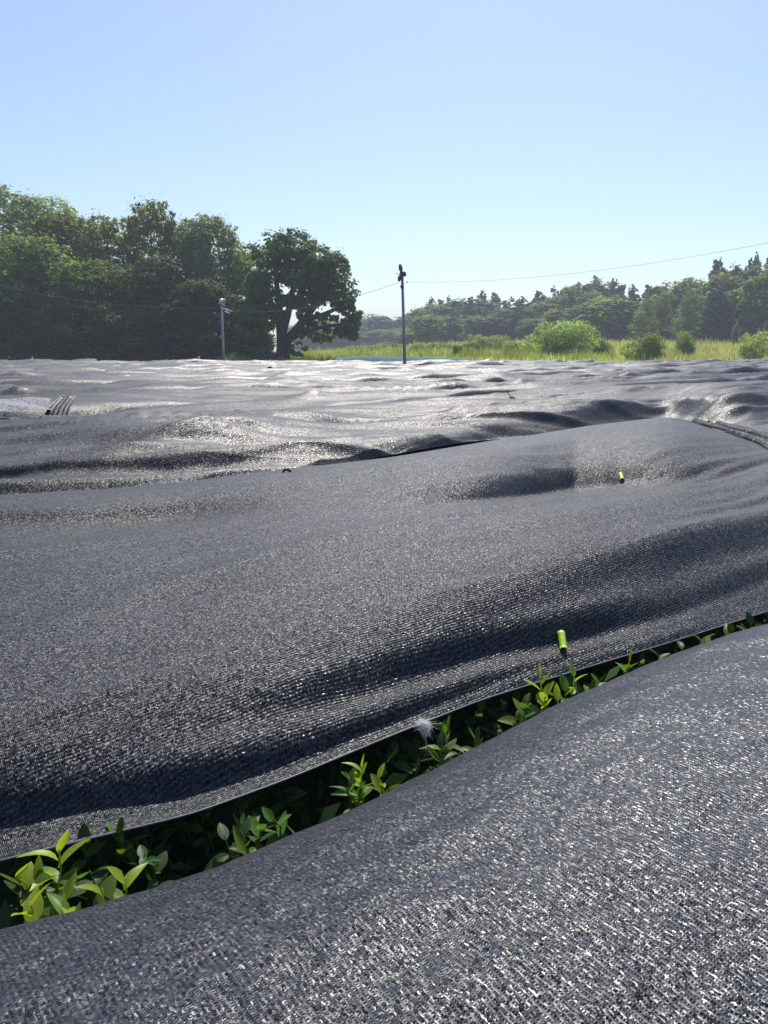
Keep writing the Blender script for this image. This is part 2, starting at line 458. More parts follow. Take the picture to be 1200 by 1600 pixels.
_r1 = sines(61, 30, .25, .8, 11.0); _r2 = sines(62, 30, .10, .3, 14.0); _r3 = sines(63, 30, .6, 1.6, 7.0)
def folds(U, V):
    U, V = U * .95 - V * .31, V * .95 + U * .31      # creases run slightly across the rows
    a = _r1(U, V); b = _r3(U, V)
    return .022 * (1 - np.abs(b)).clip(-1, 1) + +.024 * (1 - np.abs(a)).clip(-1, 1) + .006 * _r2(U, V)
# --- net behind (row 2), from the crest of the middle net to the row after it
lines2 = [
 [784, 778, 764, 745, 712, 687, 682, 668, 735],
 [765, 758, 745, 730, 703, 680, 672, 656, 680],
 [747, 745, 736, 720, 698, 672, 660, 648, 650],
 [735, 732, 716, 702, 686, 662, 648, 638, 622],
 [715, 712, 692, 688, 670, 648, 636, 627, 613],
 [690, 685, 676, 674, 655, 636, 622, 613, 605],
 [655, 650, 646, 639, 628, 617, 607, 600, 594]]
slopes2 = [
 [.2, .2, .15, .1, .5, .6, .3, .3, .2],
 [.05, .05, .15, .3, .6, .7, .5, .3, .2],
 [1.5, 1.2, .6, .7, .4, .3, .8, .6, .3],
 [.05, .05, .30, .05, .0, .15, .8, .8, .4],
 [.10, .15, .35, .0, .0, .0, .0, .1, .2],
 [.30, .30, .0, .25, .25, .25, .2, .2, .2],
 [.0, .0, .0, .0, .0, .0, .0, .0, .0]]
net2, X2, Y2, Z2 = fan_sheet('shade_net', M_net2, colrange(-60, 1262, 5), lines2, slopes2,
    [.85, .85, .84, .82, .78, .78, .82, .84, .82], [.72, .72, .72, .72, .70, .70, .69, .68, .68], 150, .004, (.5, .5), jit=9, relief=folds,
    bumps=[(325, 684, .16, 1.6, .30, .18), (720, 655, .10, 1.5, .30, .1), (215, 655, .07, 1.4, .4, 0), (880, 612, .08, 1.6, .5, 0), (560, 668, .05, 2.6, .13, -.25), (110, 708, .045, 2.2, .10, -.2), (470, 706, .05, 1.8, .10, -.2), (950, 636, .06, 2.4, .16, -.2), (60, 676, .04, 2.4, .12, -.25)])
setp(net2, 'shiny wrinkled shade net behind the big middle net, with a peaked fold', 'shade net', 'black shade nets over the tea rows')

# ------------------------------------------------------------------ the rows beyond
fa = sines(31, 40, 1.6, 7, 2.6); fb = sines(32, 50, .5, 1.6, 2.2); fc = sines(33, 30, 4, 14, 1.5); fd = sines(35, 40, .15, .5, 3); fe = sines(36, 40, .9, 3, 6); fg = sines(37, 40, .4, 1.2, 7)
pk = np.random.RandomState(5)
PITCHROW = 1.85
YEND = 52.0
peaks = [(pk.uniform(-45, 75), pk.uniform(9, 60), pk.uniform(.06, .2), pk.uniform(.15, .4)) for _ in range(420)]
label_far = {0: 'grey shade net of the next row behind the net with the peaked fold'}
_pb = atdist(632.5, 571, 40); base_v = _pb.x * NX + _pb.y * NY
for k in range(28):
    v0 = 8.75 + k * PITCHROW; v1 = v0 + PITCHROW + .04
    ua = max(-45, (-48 + DY * v0) / DX); ub = min((YEND - DX * v0) / DY, (52 + DY * v0) / DX)
    if ub - ua < 2: continue
    step = .10 if k < 4 else (.16 if k < 10 else .26)
    u = np.arange(ua, ub, step); nv = 26 if k < 6 else 16
    tv = np.linspace(0, 1, nv)
    T, U = np.meshgrid(tv, u, indexing='ij')
    hemw = .10 * fa(U[0] * 1.7, k * 9.1 + 0 * U[0])
    Vv = v0 + T * (v1 - v0) + (1 - T) ** 3 * hemw[None, :]
    z = .76 + .055 * np.sin(np.pi * np.clip(T, 0, 1)) + .045 * fa(U, Vv) + .008 * fb(U, Vv) + .05 * fc(U, Vv * 1.6)
    Ur, Vr = U * .95 - Vv * .31, Vv * .95 + U * .31
    z = z + .08 * (1 - np.abs(fe(Ur, Vr))).clip(-1, 1) + .035 * (1 - np.abs(fg(Ur, Vr))).clip(-1, 1)
    for (pu, pv, ph, pw) in peaks:
        if v0 - .6 < pv < v1 + .6 and ua < pu < ub:
            dd = np.sqrt(((U - pu) / (pw * 2.2)) ** 2 + ((Vv - pv) / pw) ** 2)
            z += ph * np.exp(-dd * 1.8)
    z += .004 * fd(U, Vv)
    z += .03 * np.exp(-((T - .14) / .1) ** 2)
    hang = smooth01(-2.2, -1.0, fa(U * 1.4 + 3, v0 + 0 * U))
    z -= (.02 + .17 * hang) * np.clip(1 - T / .12, 0, 1) ** 1.3 - .02 * (1 - hang) * np.exp(-(T / .12) ** 2)      # hem hangs down at the front
    z -= .26 * np.clip((T - .80) / .20, 0, 1) ** 1.3
    X = U * DX + Vv * NX; Y = U * DY + Vv * NY
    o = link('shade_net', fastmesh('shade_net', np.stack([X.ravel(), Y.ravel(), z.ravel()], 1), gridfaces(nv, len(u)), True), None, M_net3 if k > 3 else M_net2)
    kp = int((base_v - 8.75) // PITCHROW)
    ORD = ['', 'one row', 'two rows', 'three rows', 'four rows', 'five rows', 'six rows', 'seven rows', 'eight rows', 'nine rows', 'ten rows', 'eleven rows', 'twelve rows', 'thirteen rows', 'fourteen rows', 'fifteen rows', 'sixteen rows', 'seventeen rows', 'eighteen rows', 'nineteen rows', 'twenty rows']
    lab = 'rumpled grey net strip in which the tall grey pole stands' if k == kp else 'rumpled grey net strip %s %s the tall grey pole' % (ORD[min(20, abs(k - kp))], 'nearer than' if k < kp else 'behind')
    lab = label_far.get(k, lab)
    setp(o, lab, 'shade net', 'black shade nets over the tea rows')

# ------------------------------------------------------------------ tea hedges under the nets (dark leafy mass)
def leaf_mesh(name, L, Wd, curl, fold, nl=6):
    V = []; Q = []
    for i in range(nl + 1):
        t_ = i / nl
        w = Wd * .5 * (math.sin(math.pi * min(1, t_ ** .85 * .98 + .02))) ** .75 if 0 < i < nl else Wd * .03
        y = L * t_; z = -curl * L * t_ ** 2 + .1 * L * t_
        for s_ in (-1, -.5, 0, .5, 1):
            V.append((s_ * w, y, z + fold * abs(s_) * w * 1.0 + .03 * L * math.sin(t_ * 19) * abs(s_) ** 2 * .3))
    for i in range(nl):
        for j in range(4):
            b = i * 5 + j; Q.append((b, b + 1, b + 6, b + 5))
    me = fastmesh(name, V, Q, True)
    return me
def leaf_quads(P, Nn, size, rng, aspect=.62, bend=.0):
    """oriented leaf-shaped faces: P centres, Nn normals, size array"""
    n = len(P)
    a = rng.randn(n, 3); t1 = np.cross(Nn, a); t1 /= np.linalg.norm(t1, axis=1, keepdims=True) + 1e-9
    t2 = np.cross(Nn, t1)
    s = size[:, None]
    V = np.stack([P - t1 * s * .5, P + t2 * s * .5 * aspect, P + t1 * s * .5, P - t2 * s * .5 * aspect], 1).reshape(-1, 3)
    return V, np.arange(4 * n).reshape(n, 4)
# bushy inside of the hedge under the gap
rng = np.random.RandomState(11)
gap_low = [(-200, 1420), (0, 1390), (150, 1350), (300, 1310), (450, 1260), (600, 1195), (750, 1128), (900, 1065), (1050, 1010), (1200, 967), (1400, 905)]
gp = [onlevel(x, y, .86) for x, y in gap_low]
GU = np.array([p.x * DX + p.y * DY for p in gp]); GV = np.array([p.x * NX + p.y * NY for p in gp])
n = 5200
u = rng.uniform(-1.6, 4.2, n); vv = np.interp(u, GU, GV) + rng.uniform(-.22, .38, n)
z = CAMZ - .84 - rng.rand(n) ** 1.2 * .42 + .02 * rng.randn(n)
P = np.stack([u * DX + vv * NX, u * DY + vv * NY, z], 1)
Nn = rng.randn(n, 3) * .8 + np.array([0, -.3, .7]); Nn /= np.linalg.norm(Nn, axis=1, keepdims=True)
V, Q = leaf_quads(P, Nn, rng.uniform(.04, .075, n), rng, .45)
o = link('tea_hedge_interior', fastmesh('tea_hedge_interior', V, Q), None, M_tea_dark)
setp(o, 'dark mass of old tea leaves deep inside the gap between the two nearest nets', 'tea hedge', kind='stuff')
# twigs in the gap
mb = MB()
for _ in range(120):
    uu = random.Random(_).uniform(-1.2, 3.6); v_ = float(np.interp(uu, GU, GV)) + random.Random(_ + 900).uniform(-.15, .25)
    p = Vector((uu * DX + v_ * NX, uu * DY + v_ * NY, .1)); r_ = random.Random(_ + 55)
    q = p + Vector((r_.uniform(-.15, .15), r_.uniform(-.15, .15), .42)); w = q + Vector((r_.uniform(-.06, .06), r_.uniform(-.06, .06), .12))
    mb.tube([p, (p + q) / 2 + Vector((r_.uniform(-.04, .04), 0, 0)), q, w], [.008, .006, .004, .002], 5)
o = mb.build('tea_twigs', M_bark); setp(o, 'brown twigs standing in the dark gap between the nets', 'twigs', kind='stuff')

# individually placed tea shoots
LEAF = [leaf_mesh('leaf', 1, .48, .25, .30), leaf_mesh('leaf', 1, .42, .55, .40), leaf_mesh('leaf', 1, .54, .10, .22), leaf_mesh('leaf', 1, .38, -.15, .45)]
LM = {}
for key, mt in (('b', M_tea_bright), ('m', M_tea_mid), ('d', M_tea_dark)):
    LM[key] = []
    for me in LEAF:
        c = me.copy(); c.materials.clear(); c.materials.append(mt); LM[key].append(c)
def tea_shoot(root, base, tip, nleaf, key, rnd, Ls=.06, seedrot=0.0):
    base = Vector(base); tip = Vector(tip)
    mid = (base + tip) / 2 + Vector((rnd.uniform(-.008, .008), rnd.uniform(-.008, .008), 0))
    mb = MB(); mb.tube([base - root.location, mid - root.location, tip - root.location], [.0022, .0017, .001], 6)
    mb.build('stem', M_tea_mid if key != 'b' else M_tea_bright, root)
    for i in range(nleaf):
        f = (i + .3) / nleaf; p = base.lerp(tip, f)
        az = seedrot + i * 2.4 + rnd.uniform(-.35, .35)
        el = R(10 + 55 * f + rnd.uniform(-12, 12)) if key != 'd' else R(rnd.uniform(-15, 45))
        L = .88 * Ls * (1.1 - .35 * f) * rnd.uniform(.85, 1.15)
        k2 = key if rnd.random() < .8 else ('m' if key == 'b' else 'd')
        if key == 'b' and f < .3: k2 = 'm'
        o = link('leaf', rnd.choice(LM[k2]), root)
        M = Matrix.Rotation(az, 4, 'Z') @ Matrix.Rotation(el, 4, 'X') @ Matrix.Rotation(rnd.uniform(-.5, .5), 4, 'Y')
        o.matrix_local = Matrix.Translation(p - root.location) @ M @ Matrix.Diagonal((L, L, L, 1))
shoots = [
 # label, list of (px, py, h of tip, leaves, key, leaf length)
 ('tall light green tea shoot at the left edge, poking up beside the hem', [(92, 1325, .735, 6, 'b', .066), (24, 1368, .76, 4, 'b', .05), (60, 1372, .80, 6, 'm', .066)]),
 ('low bright tea shoot at the lower left corner of the gap', [(46, 1408, .745, 6, 'b', .058), (100, 1398, .75, 6, 'b', .056), (80, 1418, .80, 5, 'm', .06)]),
 ('arching pale tea sprig lying against the foreground net near the left', [(196, 1372, .74, 4, 'b', .062), (160, 1388, .76, 3, 'b', .055), (140, 1360, .82, 6, 'd', .07)]),
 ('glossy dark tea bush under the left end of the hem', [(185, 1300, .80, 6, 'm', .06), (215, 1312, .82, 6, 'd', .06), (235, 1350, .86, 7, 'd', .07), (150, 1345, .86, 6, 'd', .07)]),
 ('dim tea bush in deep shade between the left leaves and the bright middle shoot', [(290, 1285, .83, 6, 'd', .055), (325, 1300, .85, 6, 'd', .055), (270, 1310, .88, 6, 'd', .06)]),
 ('single upright dark tea shoot left of the middle of the gap', [(372, 1288, .78, 5, 'm', .055), (350, 1305, .82, 5, 'd', .055)]),
 ('small curled tea sprig just above the foreground net', [(425, 1278, .77, 4, 'm', .045), (408, 1292, .79, 4, 'm', .045)]),
 ('compact bright green tea shoot in the middle of the gap', [(566, 1195, .755, 8, 'b', .046), (548, 1215, .78, 6, 'm', .05), (590, 1210, .78, 6, 'b', .045), (560, 1240, .82, 7, 'm', .06), (600, 1240, .82, 6, 'm', .05)]),
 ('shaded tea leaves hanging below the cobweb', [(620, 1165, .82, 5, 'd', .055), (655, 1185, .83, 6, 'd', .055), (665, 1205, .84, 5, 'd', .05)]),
 ('leafy green tea shoot right of the cobweb', [(700, 1140, .78, 7, 'm', .055), (742, 1150, .765, 7, 'm', .055), (720, 1175, .80, 8, 'd', .06), (690, 1165, .80, 6, 'm', .05)]),
 ('dark sprig of small leaves between the cobweb shoot and the bright right shoot', [(778, 1145, .79, 6, 'd', .045), (765, 1160, .80, 5, 'd', .04)]),
 ('bright fresh tea shoot rising over the hem below the green clip', [(842, 1055, .735, 4, 'b', .06), (852, 1085, .755, 7, 'b', .058), (820, 1100, .79, 7, 'm', .06), (870, 1090, .77, 5, 'b', .06)]),
 ('yellow green tea shoot touching the hem right of the fresh one', [(898, 1052, .745, 5, 'b', .05), (885, 1075, .77, 6, 'm', .06), (915, 1080, .79, 6, 'd', .06)]),
 ('dark tea leaf cluster under the hem toward the right', [(942, 1058, .775, 6, 'm', .055), (930, 1082, .80, 6, 'd', .06)]),
 ('tea shoot with one pale leaf lying out over the hem at the right', [(985, 1030, .75, 4, 'b', .055), (980, 1045, .765, 6, 'm', .055), (965, 1065, .79, 6, 'd', .055)]),
 ('last dim tea leaves in the narrow right end of the gap', [(1065, 1010, .79, 6, 'd', .06), (1100, 997, .79, 6, 'm', .06), (1140, 985, .79, 6, 'm', .06), (1175, 972, .79, 6, 'm', .06), (1030, 1022, .80, 6, 'd', .06)]),
]
for si, (lab, ss) in enumerate(shoots):
    rnd = random.Random(100 + si)
    c = onlevel(ss[0][0], ss[0][1], ss[0][2])
    root = empty('tea_bush', (c.x, c.y, c.z - .2))
    setp(root, lab, 'tea bush', 'tea bushes showing in the gap')
    for (px, py, h, nl, key, Ls) in ss:
        tip = onlevel(px, py, h)
        base = tip + Vector((rnd.uniform(-.02, .02), rnd.uniform(-.01, .03), -.085 if nl > 4 else -.06))
        tea_shoot(root, base, tip, nl, key, rnd, Ls, rnd.uniform(0, 6))
    xs_ = [q[0] for q in ss]; ys_ = [q[1] for q in ss]
    for e in range(5):
        px = rnd.uniform(min(xs_) - 34, max(xs_) + 34); py = float(np.interp(px, [a for a, b in gap_low], [b for a, b in gap_low])) + rnd.uniform(-62, 6)
        tip = onlevel(px, py + 18, rnd.uniform(.81, .88))
        tea_shoot(root, tip + Vector((rnd.uniform(-.02, .02), rnd.uniform(0, .03), -.06)), tip, rnd.choice((5, 6, 7)), rnd.choice('mddd'), rnd, rnd.uniform(.034, .052), rnd.uniform(0, 6))

# ------------------------------------------------------------------ folded end of the middle net
bx = [(1098, 637), (1112, 634), (1128, 638), (1148, 652), (1170, 668), (1195, 690), (1225, 718), (1262, 755)]
def on_sheet(px, py, X, Y, Z):
    """nearest point of a sheet to the direction through (px, py)"""
    x, y, d = ray(px, py)
    e = (X / Y - x / y) ** 2 + ((CAMZ - Z) / Y - d / y) ** 2
    i = np.unravel_index(np.argmin(e), e.shape)
    return Vector((X[i], Y[i], Z[i])), i
def ribbon_fold(name, line, width, lift, seed, mat, parent=None):
    r = random.Random(seed); V = []; Q = []; ncr = 7; fine = []
    for i in range(len(line) - 1):
        for k in range(10): fine.append(Vector(line[i]).lerp(Vector(line[i + 1]), k / 10))
    for i, p in enumerate(fine):
        t_ = (fine[min(i + 1, len(fine) - 1)] - fine[max(i - 1, 0)]).normalized(); side = t_.cross(Vector((0, 0, 1))).normalized()
        for j in range(ncr):
            a = math.pi * j / (ncr - 1)
            V.append(p + side * (-math.cos(a) * width * (1 + .15 * math.sin(i * .21 + j * .5 + seed) + r.uniform(-.12, .12))) + Vector((0, 0, math.sin(a) * lift * (1 + .16 * math.sin(i * .17 + j * 1.3 + seed)))))
    for i in range(len(fine) - 1):
        for j in range(ncr - 1):
            b = i * ncr + j; Q.append((b, b + 1, b + ncr + 1, b + ncr))
    return link(name, fastmesh(name, [tuple(v) for v in V], Q, True), parent, mat)
fold_pts = [on_sheet(px, py, X1[:-8], Y1[:-8], Z1[:-8])[0] + Vector((0, 0, .01)) for px, py in bx]
ribbon_fold('folded_end', fold_pts, .035, .022, 3, M_fold2, net1)
ribbon_fold('folded_end', [p + Vector((.17, .17, -.03)) for p in fold_pts[1:]], .03, .035, 4, M_fold2, net1)
ribbon_fold('folded_end', [p + Vector((.26, .26, -.05)) for p in fold_pts[2:]], .035, .04, 5, M_fold2, net1)

# ------------------------------------------------------------------ clips
def make_clip(loc, L, rad, direction, lab):
    root = empty('net_clip', loc)
    setp(root, lab, 'net clip', 'green clips holding the nets')
    n = 14; V = []; Q = []; a0, a1 = R(-35), R(215)
    for i, yv in enumerate(np.linspace(-L / 2, L / 2, 9)):
        for lay, rr in ((0, rad), (1, rad * .72)):
            for k in range(n):
                a = a0 + (a1 - a0) * k / (n - 1); q = rr * (1.0 + (.06 if (i % 3 == 1 and lay == 0) else 0))
                V.append((q * math.cos(a), yv, q * math.sin(a)))
    def id_(i, lay, k): return i * 2 * n + lay * n + k
    for i in range(8):
        for k in range(n - 1):
            Q.append((id_(i, 0, k), id_(i, 0, k + 1), id_(i + 1, 0, k + 1), id_(i + 1, 0, k)))
            Q.append((id_(i, 1, k + 1), id_(i, 1, k), id_(i + 1, 1, k), id_(i + 1, 1, k + 1)))
        for k in (0, n - 1): Q.append((id_(i, 0, k), id_(i, 1, k), id_(i + 1, 1, k), id_(i + 1, 0, k)))
    for i in (0, 8):
        for k in range(n - 1): Q.append((id_(i, 0, k), id_(i, 0, k + 1), id_(i, 1, k + 1), id_(i, 1, k)))
    o = link('clip_sleeve', fastmesh('clip_sleeve', V, Q, True), root, M_clip)
    mb = MB(); mb.tube([(0, -L / 2 + .003, 0), (0, L / 2 - .003, 0)], rad * .62, 8); w = mb.build('gripped_net', M_fold, root)
    q = Vector(direction).normalized().to_track_quat('Y', 'Z')
    root.rotation_mode = 'QUATERNION'; root.rotation_quaternion = q
    return root
def clip_between(a, b, sheet, lift, rad, lab, hl=None):
    X, Y, Z = sheet
    A, _ = on_sheet(a[0], a[1], X, Y, Z); B, _ = on_sheet(b[0], b[1], X, Y, Z)
    c = (A + B) / 2 + Vector((0, -lift * .4, lift)); L = (B - A).length if hl is None else hl
    return make_clip(c, L, rad, A - B, lab)
s1 = (X1[:-8], Y1[:-8], Z1[:-8]); s2 = (X2[:-8], Y2[:-8], Z2[:-8])
clip_between((876, 990), (882, 1018), s1, .006, .0095, 'bright green net clip standing on the big middle net just above the gap', .056)
clip_between((967, 741), (971, 755), s1, .010, .009, 'small green clip in the crease of the middle net', .06)
clip_between((1105, 637), (1120, 634), s1, .03, .010, 'lime green clip on the folded black end of the middle net', .09)
pc = onlevel(98, 629, .56)
make_clip(pc, .15, .026, (.1, -.3, 1), 'pale green clip beside a pinched net fold far left')
# pinched fold beside the far clip
pp = onlevel(88, 641, .60)
V = []; Q = []
for i in range(17):
    f = i / 16; xx = -.13 + .25 * f
    for j in range(6):
        g_ = j / 5; V.append((pp.x + xx * (1 - .25 * g_), pp.y + .02 * math.sin(i * 1.9) + .34 * g_, pp.z - .05 + .17 * g_ ** .7 - .008 * math.sin(i * 2.3) * g_))
for i in range(16):
    for j in range(5):
        b = i * 6 + j; Q.append((b, b + 6, b + 7, b + 1))
o = link('pinched_net_fold', fastmesh('pinched_net_fold', V, Q, True), None, M_net2)
setp(o, 'upright gathered fold of black net beside the far left clip', 'net fold')
# flap of net left of the fold, its sun sheen painted as pale grey
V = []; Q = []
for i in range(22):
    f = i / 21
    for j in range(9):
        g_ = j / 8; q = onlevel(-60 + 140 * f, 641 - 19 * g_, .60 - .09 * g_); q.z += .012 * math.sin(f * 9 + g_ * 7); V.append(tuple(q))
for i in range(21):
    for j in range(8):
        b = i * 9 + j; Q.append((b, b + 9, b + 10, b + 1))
o = link('net_flap', fastmesh('net_flap', V, Q, True), None, net_material('net_flap_sheen', ROW, base=(.30, .30, .31), cell=.007, rough=.5, tilt=.25, wale=.012, bump=.3))
setp(o, 'pale smooth net flap, sun sheen painted in, at the left edge beside the gathered fold', 'net flap')
# small dark pegs and scraps on the nets
scraps = [(448, 738, s1, .03, 'tiny dark twig caught at the left crest of the middle net'), (800, 622, s2, .05, 'black strap end lying on the wrinkled net right of centre'),
          (186, 583, None, .10, 'small dark knot on the far net left of the thin pole'), (258, 581, None, .14, 'dark gathered tuft on the far net, larger one left of the thin pole'),
          (394, 600, None, .10, 'tiny dark peg on the far net below the big tree'), (422, 577, None, .20, 'dark raised net tip near the foot of the big tree'),
          (690, 560, None, .22, 'small dark net knot right of the tall pole')]
for i, (px, py, sh, sz, lab) in enumerate(scraps):
    p = on_sheet(px, py, *sh)[0] if sh else onlevel(px, py, .66)
    r_ = random.Random(i); mb = MB()
    mb.tube([p + Vector((-sz, 0, -.02)), p + Vector((-sz * .4, sz * .2, sz * .25)), p + Vector((sz * .1, 0, sz * .38)), p + Vector((sz * .6, -sz * .1, sz * .12)), p + Vector((sz, 0, -.02))],
            [sz * .05, sz * .16, sz * .2, sz * .14, sz * .04], 7)
    if i in (1,): mb.tube([p, p + Vector((-.06, .1, .09))], .004, 5)
    o = mb.build('net_scrap', M_fold); setp(o, lab, 'net scrap', 'dark scraps and knots on the nets')

# ------------------------------------------------------------------ cobweb
t = NT('cobweb'); t.b.inputs['Base Color'].default_value = (.95, .95, .95, 1); t.b.inputs['Roughness'].default_value = .6
M_web = t.m
wp, _ = on_sheet(655, 1133, X1[:30], Y1[:30], Z1[:30])
wp = wp + Vector((.002, -.012, .012))
mb = MB(); r_ = random.Random(8)
ax = Vector((.004, 0, -.03))
for k in range(240):
    a = wp + Vector((r_.gauss(0, .007), r_.gauss(0, .004) - .004, r_.gauss(0, .0035)))
    if k < 90: b = a + Vector((r_.gauss(.004, .010), r_.gauss(-.003, .005), r_.gauss(-.006, .008)))
    else: b = wp + Vector((.010 + r_.gauss(0, .006), -.006 + r_.gauss(0, .005), -.030 * r_.random() ** .8 - .006))
    c = (a + b) / 2 + Vector((r_.gauss(.005, .004), r_.gauss(0, .004), r_.gauss(.002, .003)))
    mb.tube([a, c, b], .00022, 3, cap=False)
for k in range(10):
    a = wp + Vector((.010, -.006, -.035)); mb.tube([a, a + Vector((r_.gauss(0, .008), 0, -.02)), a + Vector((r_.gauss(0, .012), r_.gauss(0, .01), -.045))], .00018, 3, cap=False)
o = mb.build('cobweb', M_web); setp(o, 'wispy white cobweb hanging from the hem over the gap', 'cobweb')

# ------------------------------------------------------------------ frost fan poles and wires
def pole(loc, top, r0, r1, pm, lab):
    root = empty('frost_fan_pole', loc); root['label'] = lab; root['category'] = 'pole'; root['group'] = 'frost fan poles in the field'
    mb = MB(); mb.tube([(0, 0, 0), Vector(top) * .5, top], [r0, (r0 + r1) / 2, r1], 12); mb.build('post', pm, root)
    return root
pb = atdist(632.5, 571, 40); pt = atdist(628.5, 432, 40)
dirp = (pt - pb); base = pb - dirp * (pb.z / dirp.z)
P1 = pole(base, pt - base, .088, .07, M_steel, 'tall grey frost fan pole standing alone near the centre, dark fan head')
T = pt - base
mb = MB(); mb.tube([T + Vector((-.02, .30, .10)), T + Vector((0, .12, .13)), T + Vector((.02, -.12, .13)), T + Vector((.02, -.32, .11))], [.08, .15, .15, .09], 12); mb.build('fan_motor', M_dark, P1)
mb = MB(); mb.tube([T + Vector((.10, -.15, .10)), T + Vector((.14, -.15, .10)), T + Vector((.2, -.15, .10))], [.13, .13, .08], 10); mb.build('motor_cap', M_dark, P1)
for sgn in (1, -1):
    mb = MB(); V0 = T + Vector((-.05, -.36, .11))
    a = V0 + Vector((-.01 * sgn, 0, .03 * sgn)); b = V0 + Vector((-.07 if sgn > 0 else -.12, .02, .46 if sgn > 0 else -.34))
    prev = None; V = []; Q = []
    for i in range(7):
        f = i / 6; p = a.lerp(b, f); w = .05 + .07 * math.sin(math.pi * min(1, f * .9 + .1)); tw = .9 - .6 * f
        sd_ = Vector((math.cos(tw), math.sin(tw), 0)) * w; nn_ = Vector((-math.sin(tw), math.cos(tw), 0)) * .012
        V += [p - sd_ - nn_, p + sd_ - nn_, p + sd_ + nn_, p - sd_ + nn_]
    for i in range(6):
        for j in range(4): b0 = i * 4 + j; b1 = i * 4 + (j + 1) % 4; Q.append((b0, b1, b1 + 4, b0 + 4))
    Q += [(3, 2, 1, 0), (24, 25, 26, 27)]
    link('fan_blade', fastmesh('fan_blade', [tuple(v) for v in V], Q), P1, M_dark)
mb = MB(); mb.box(T + Vector((-.17, 0, -.12)), (.12, .10, .24)); mb.box(T + Vector((-.08, 0, -.18)), (.1, .05, .04)); mb.build('switch_box', M_dark, P1, False)
mb = MB(); mb.tube([T + Vector((-.12, 0, .05)), T + Vector((-.28, 0, .14)), T + Vector((-.44, 0, .24))], [.018, .014, .012], 6); mb.build('side_arm', M_steel, P1)
mb = MB(); mb.tube([T + Vector((0, 0, -.42)), T + Vector((.14, 0, -.34)), T + Vector((.26, 0, -.28))], .008, 5); mb.tube([T + Vector((.22, 0, -.28)), T + Vector((.30, 0, -.28))], .028, 8)
mb.tube([T + Vector((0, 0, -.36)), T + Vector((-.14, 0, -.28))], .008, 5); mb.build('insulator', M_dark, P1)
mb = MB(); mb.tube([T + Vector((-.09, .0, -.5)), T + Vector((.09, .0, -.5))], .09, 10); mb.build('pole_band', M_dark, P1)

pb = atdist(350, 563, 51); pt = atdist(346, 474, 51); dirp = pt - pb; base2 = pb - dirp * (pb.z / dirp.z)
P2 = pole(base2, pt - base2, .09, .07, M_steel_l, 'thin pale frost fan pole in front of the dark left trees')
T2 = pt - base2
mb = MB(); mb.tube([T2 + Vector((-.06, .3, .16)), T2 + Vector((.02, .1, .16)), T2 + Vector((.05, -.2, .14)), T2 + Vector((.05, -.36, .12))], [.08, .17, .16, .08], 12); mb.build('fan_motor', M_light, P2)
mb = MB(); mb.tube([T2 + Vector((.18, -.1, .14)), T2 + Vector((.22, -.1, .13)), T2 + Vector((.27, -.1, .12))], [.17, .19, .12], 12); mb.build('motor_cap', M_steel_l, P2)
mb = MB(); mb.box(T2 + Vector((-.13, -.05, -.0)), (.07, .08, .12)); mb.build('switch_box', M_light, P2, False)
for k, (a, b) in enumerate((((.02, -.3, .1), (.30, -.35, -.22)), ((.02, -.1, -.30), (.70, -.1, -.52)), ((.2, -.1, -.5), (.55, -.1, -.66)))):
    mb = MB(); mb.tube([T2 + Vector(a), T2 + Vector(b)], [.03, .045], 8); mb.build('cross_arm', M_light, P2)
def wire(name, a, b, sag, rad, lab):
    a = Vector(a); b = Vector(b); mb = MB(); n = 28
    mb.tube([a.lerp(b, i / n) - Vector((0, 0, sag * 4 * (i / n) * (1 - i / n))) for i in range(n + 1)], rad, 4)
    o = mb.build(name, M_wire); setp(o, lab, 'wire', 'overhead wires between the poles'); return o
wire('overhead_wire', base + T + Vector((.30, 0, -.28)), atdist(1330, 352, 27), .52, .006, 'thin overhead wire rising from the tall pole to the right edge above the wood')
wire('overhead_wire', base + T + Vector((-.14, 0, -.28)), base2 + T2 + Vector((.70, -.1, -.52)), .50, .010, 'thin overhead wire sagging between the tall pole and the pale pole across the big tree')
wire('overhead_wire', base2 + T2 + Vector((-.05, 0, -.3)), atdist(-60, 430, 60), .7, .010, 'thin overhead wire from the pale pole into the dark left trees')

# ------------------------------------------------------------------ trees
def crown_mesh(name, lobes, n, size, seed, up=.35, clump=.30, shell=.55, aspect=.7, per=26):
    """leaf-sized faces gathered in clumps through the lobes' volume; lobes = (x,y,z,rx,ry,rz)"""
    r = np.random.RandomState(seed); lobes = np.array(lobes, float)
    w = lobes[:, 3] * lobes[:, 4] * lobes[:, 5]; w = w ** .5; w /= w.sum()
    nc = max(4, n // per)
    li = r.choice(len(lobes), nc, p=w)
    d = r.randn(nc, 3); d /= np.linalg.norm(d, axis=1, keepdims=True)
    rad = (shell + (1 - shell) * r.rand(nc)) ** .6 * (1 + .05 * r.randn(nc).clip(-2, 2))
    cc = lobes[li, :3] + d * rad[:, None] * lobes[li, 3:]
    csz = clump * np.minimum(lobes[li, 3], lobes[li, 5]) * r.uniform(.6, 1.3, nc)
    ci = r.randint(0, nc, n)
    off = r.randn(n, 3) * np.array([1, 1, .55]); off = off / (np.linalg.norm(off, axis=1, keepdims=True) + 1e-6) * (r.rand(n, 1) ** .5)
    P = cc[ci] + off * csz[ci][:, None]
    N = off * 1.0 + d[ci] * .5 + np.array([0, 0, up]) + r.randn(n, 3) * .38; N /= np.linalg.norm(N, axis=1, keepdims=True)
    V, Q = leaf_quads(P, N, size * r.uniform(.6, 1.4, n), r, aspect)
    return fastmesh(name, V, Q)
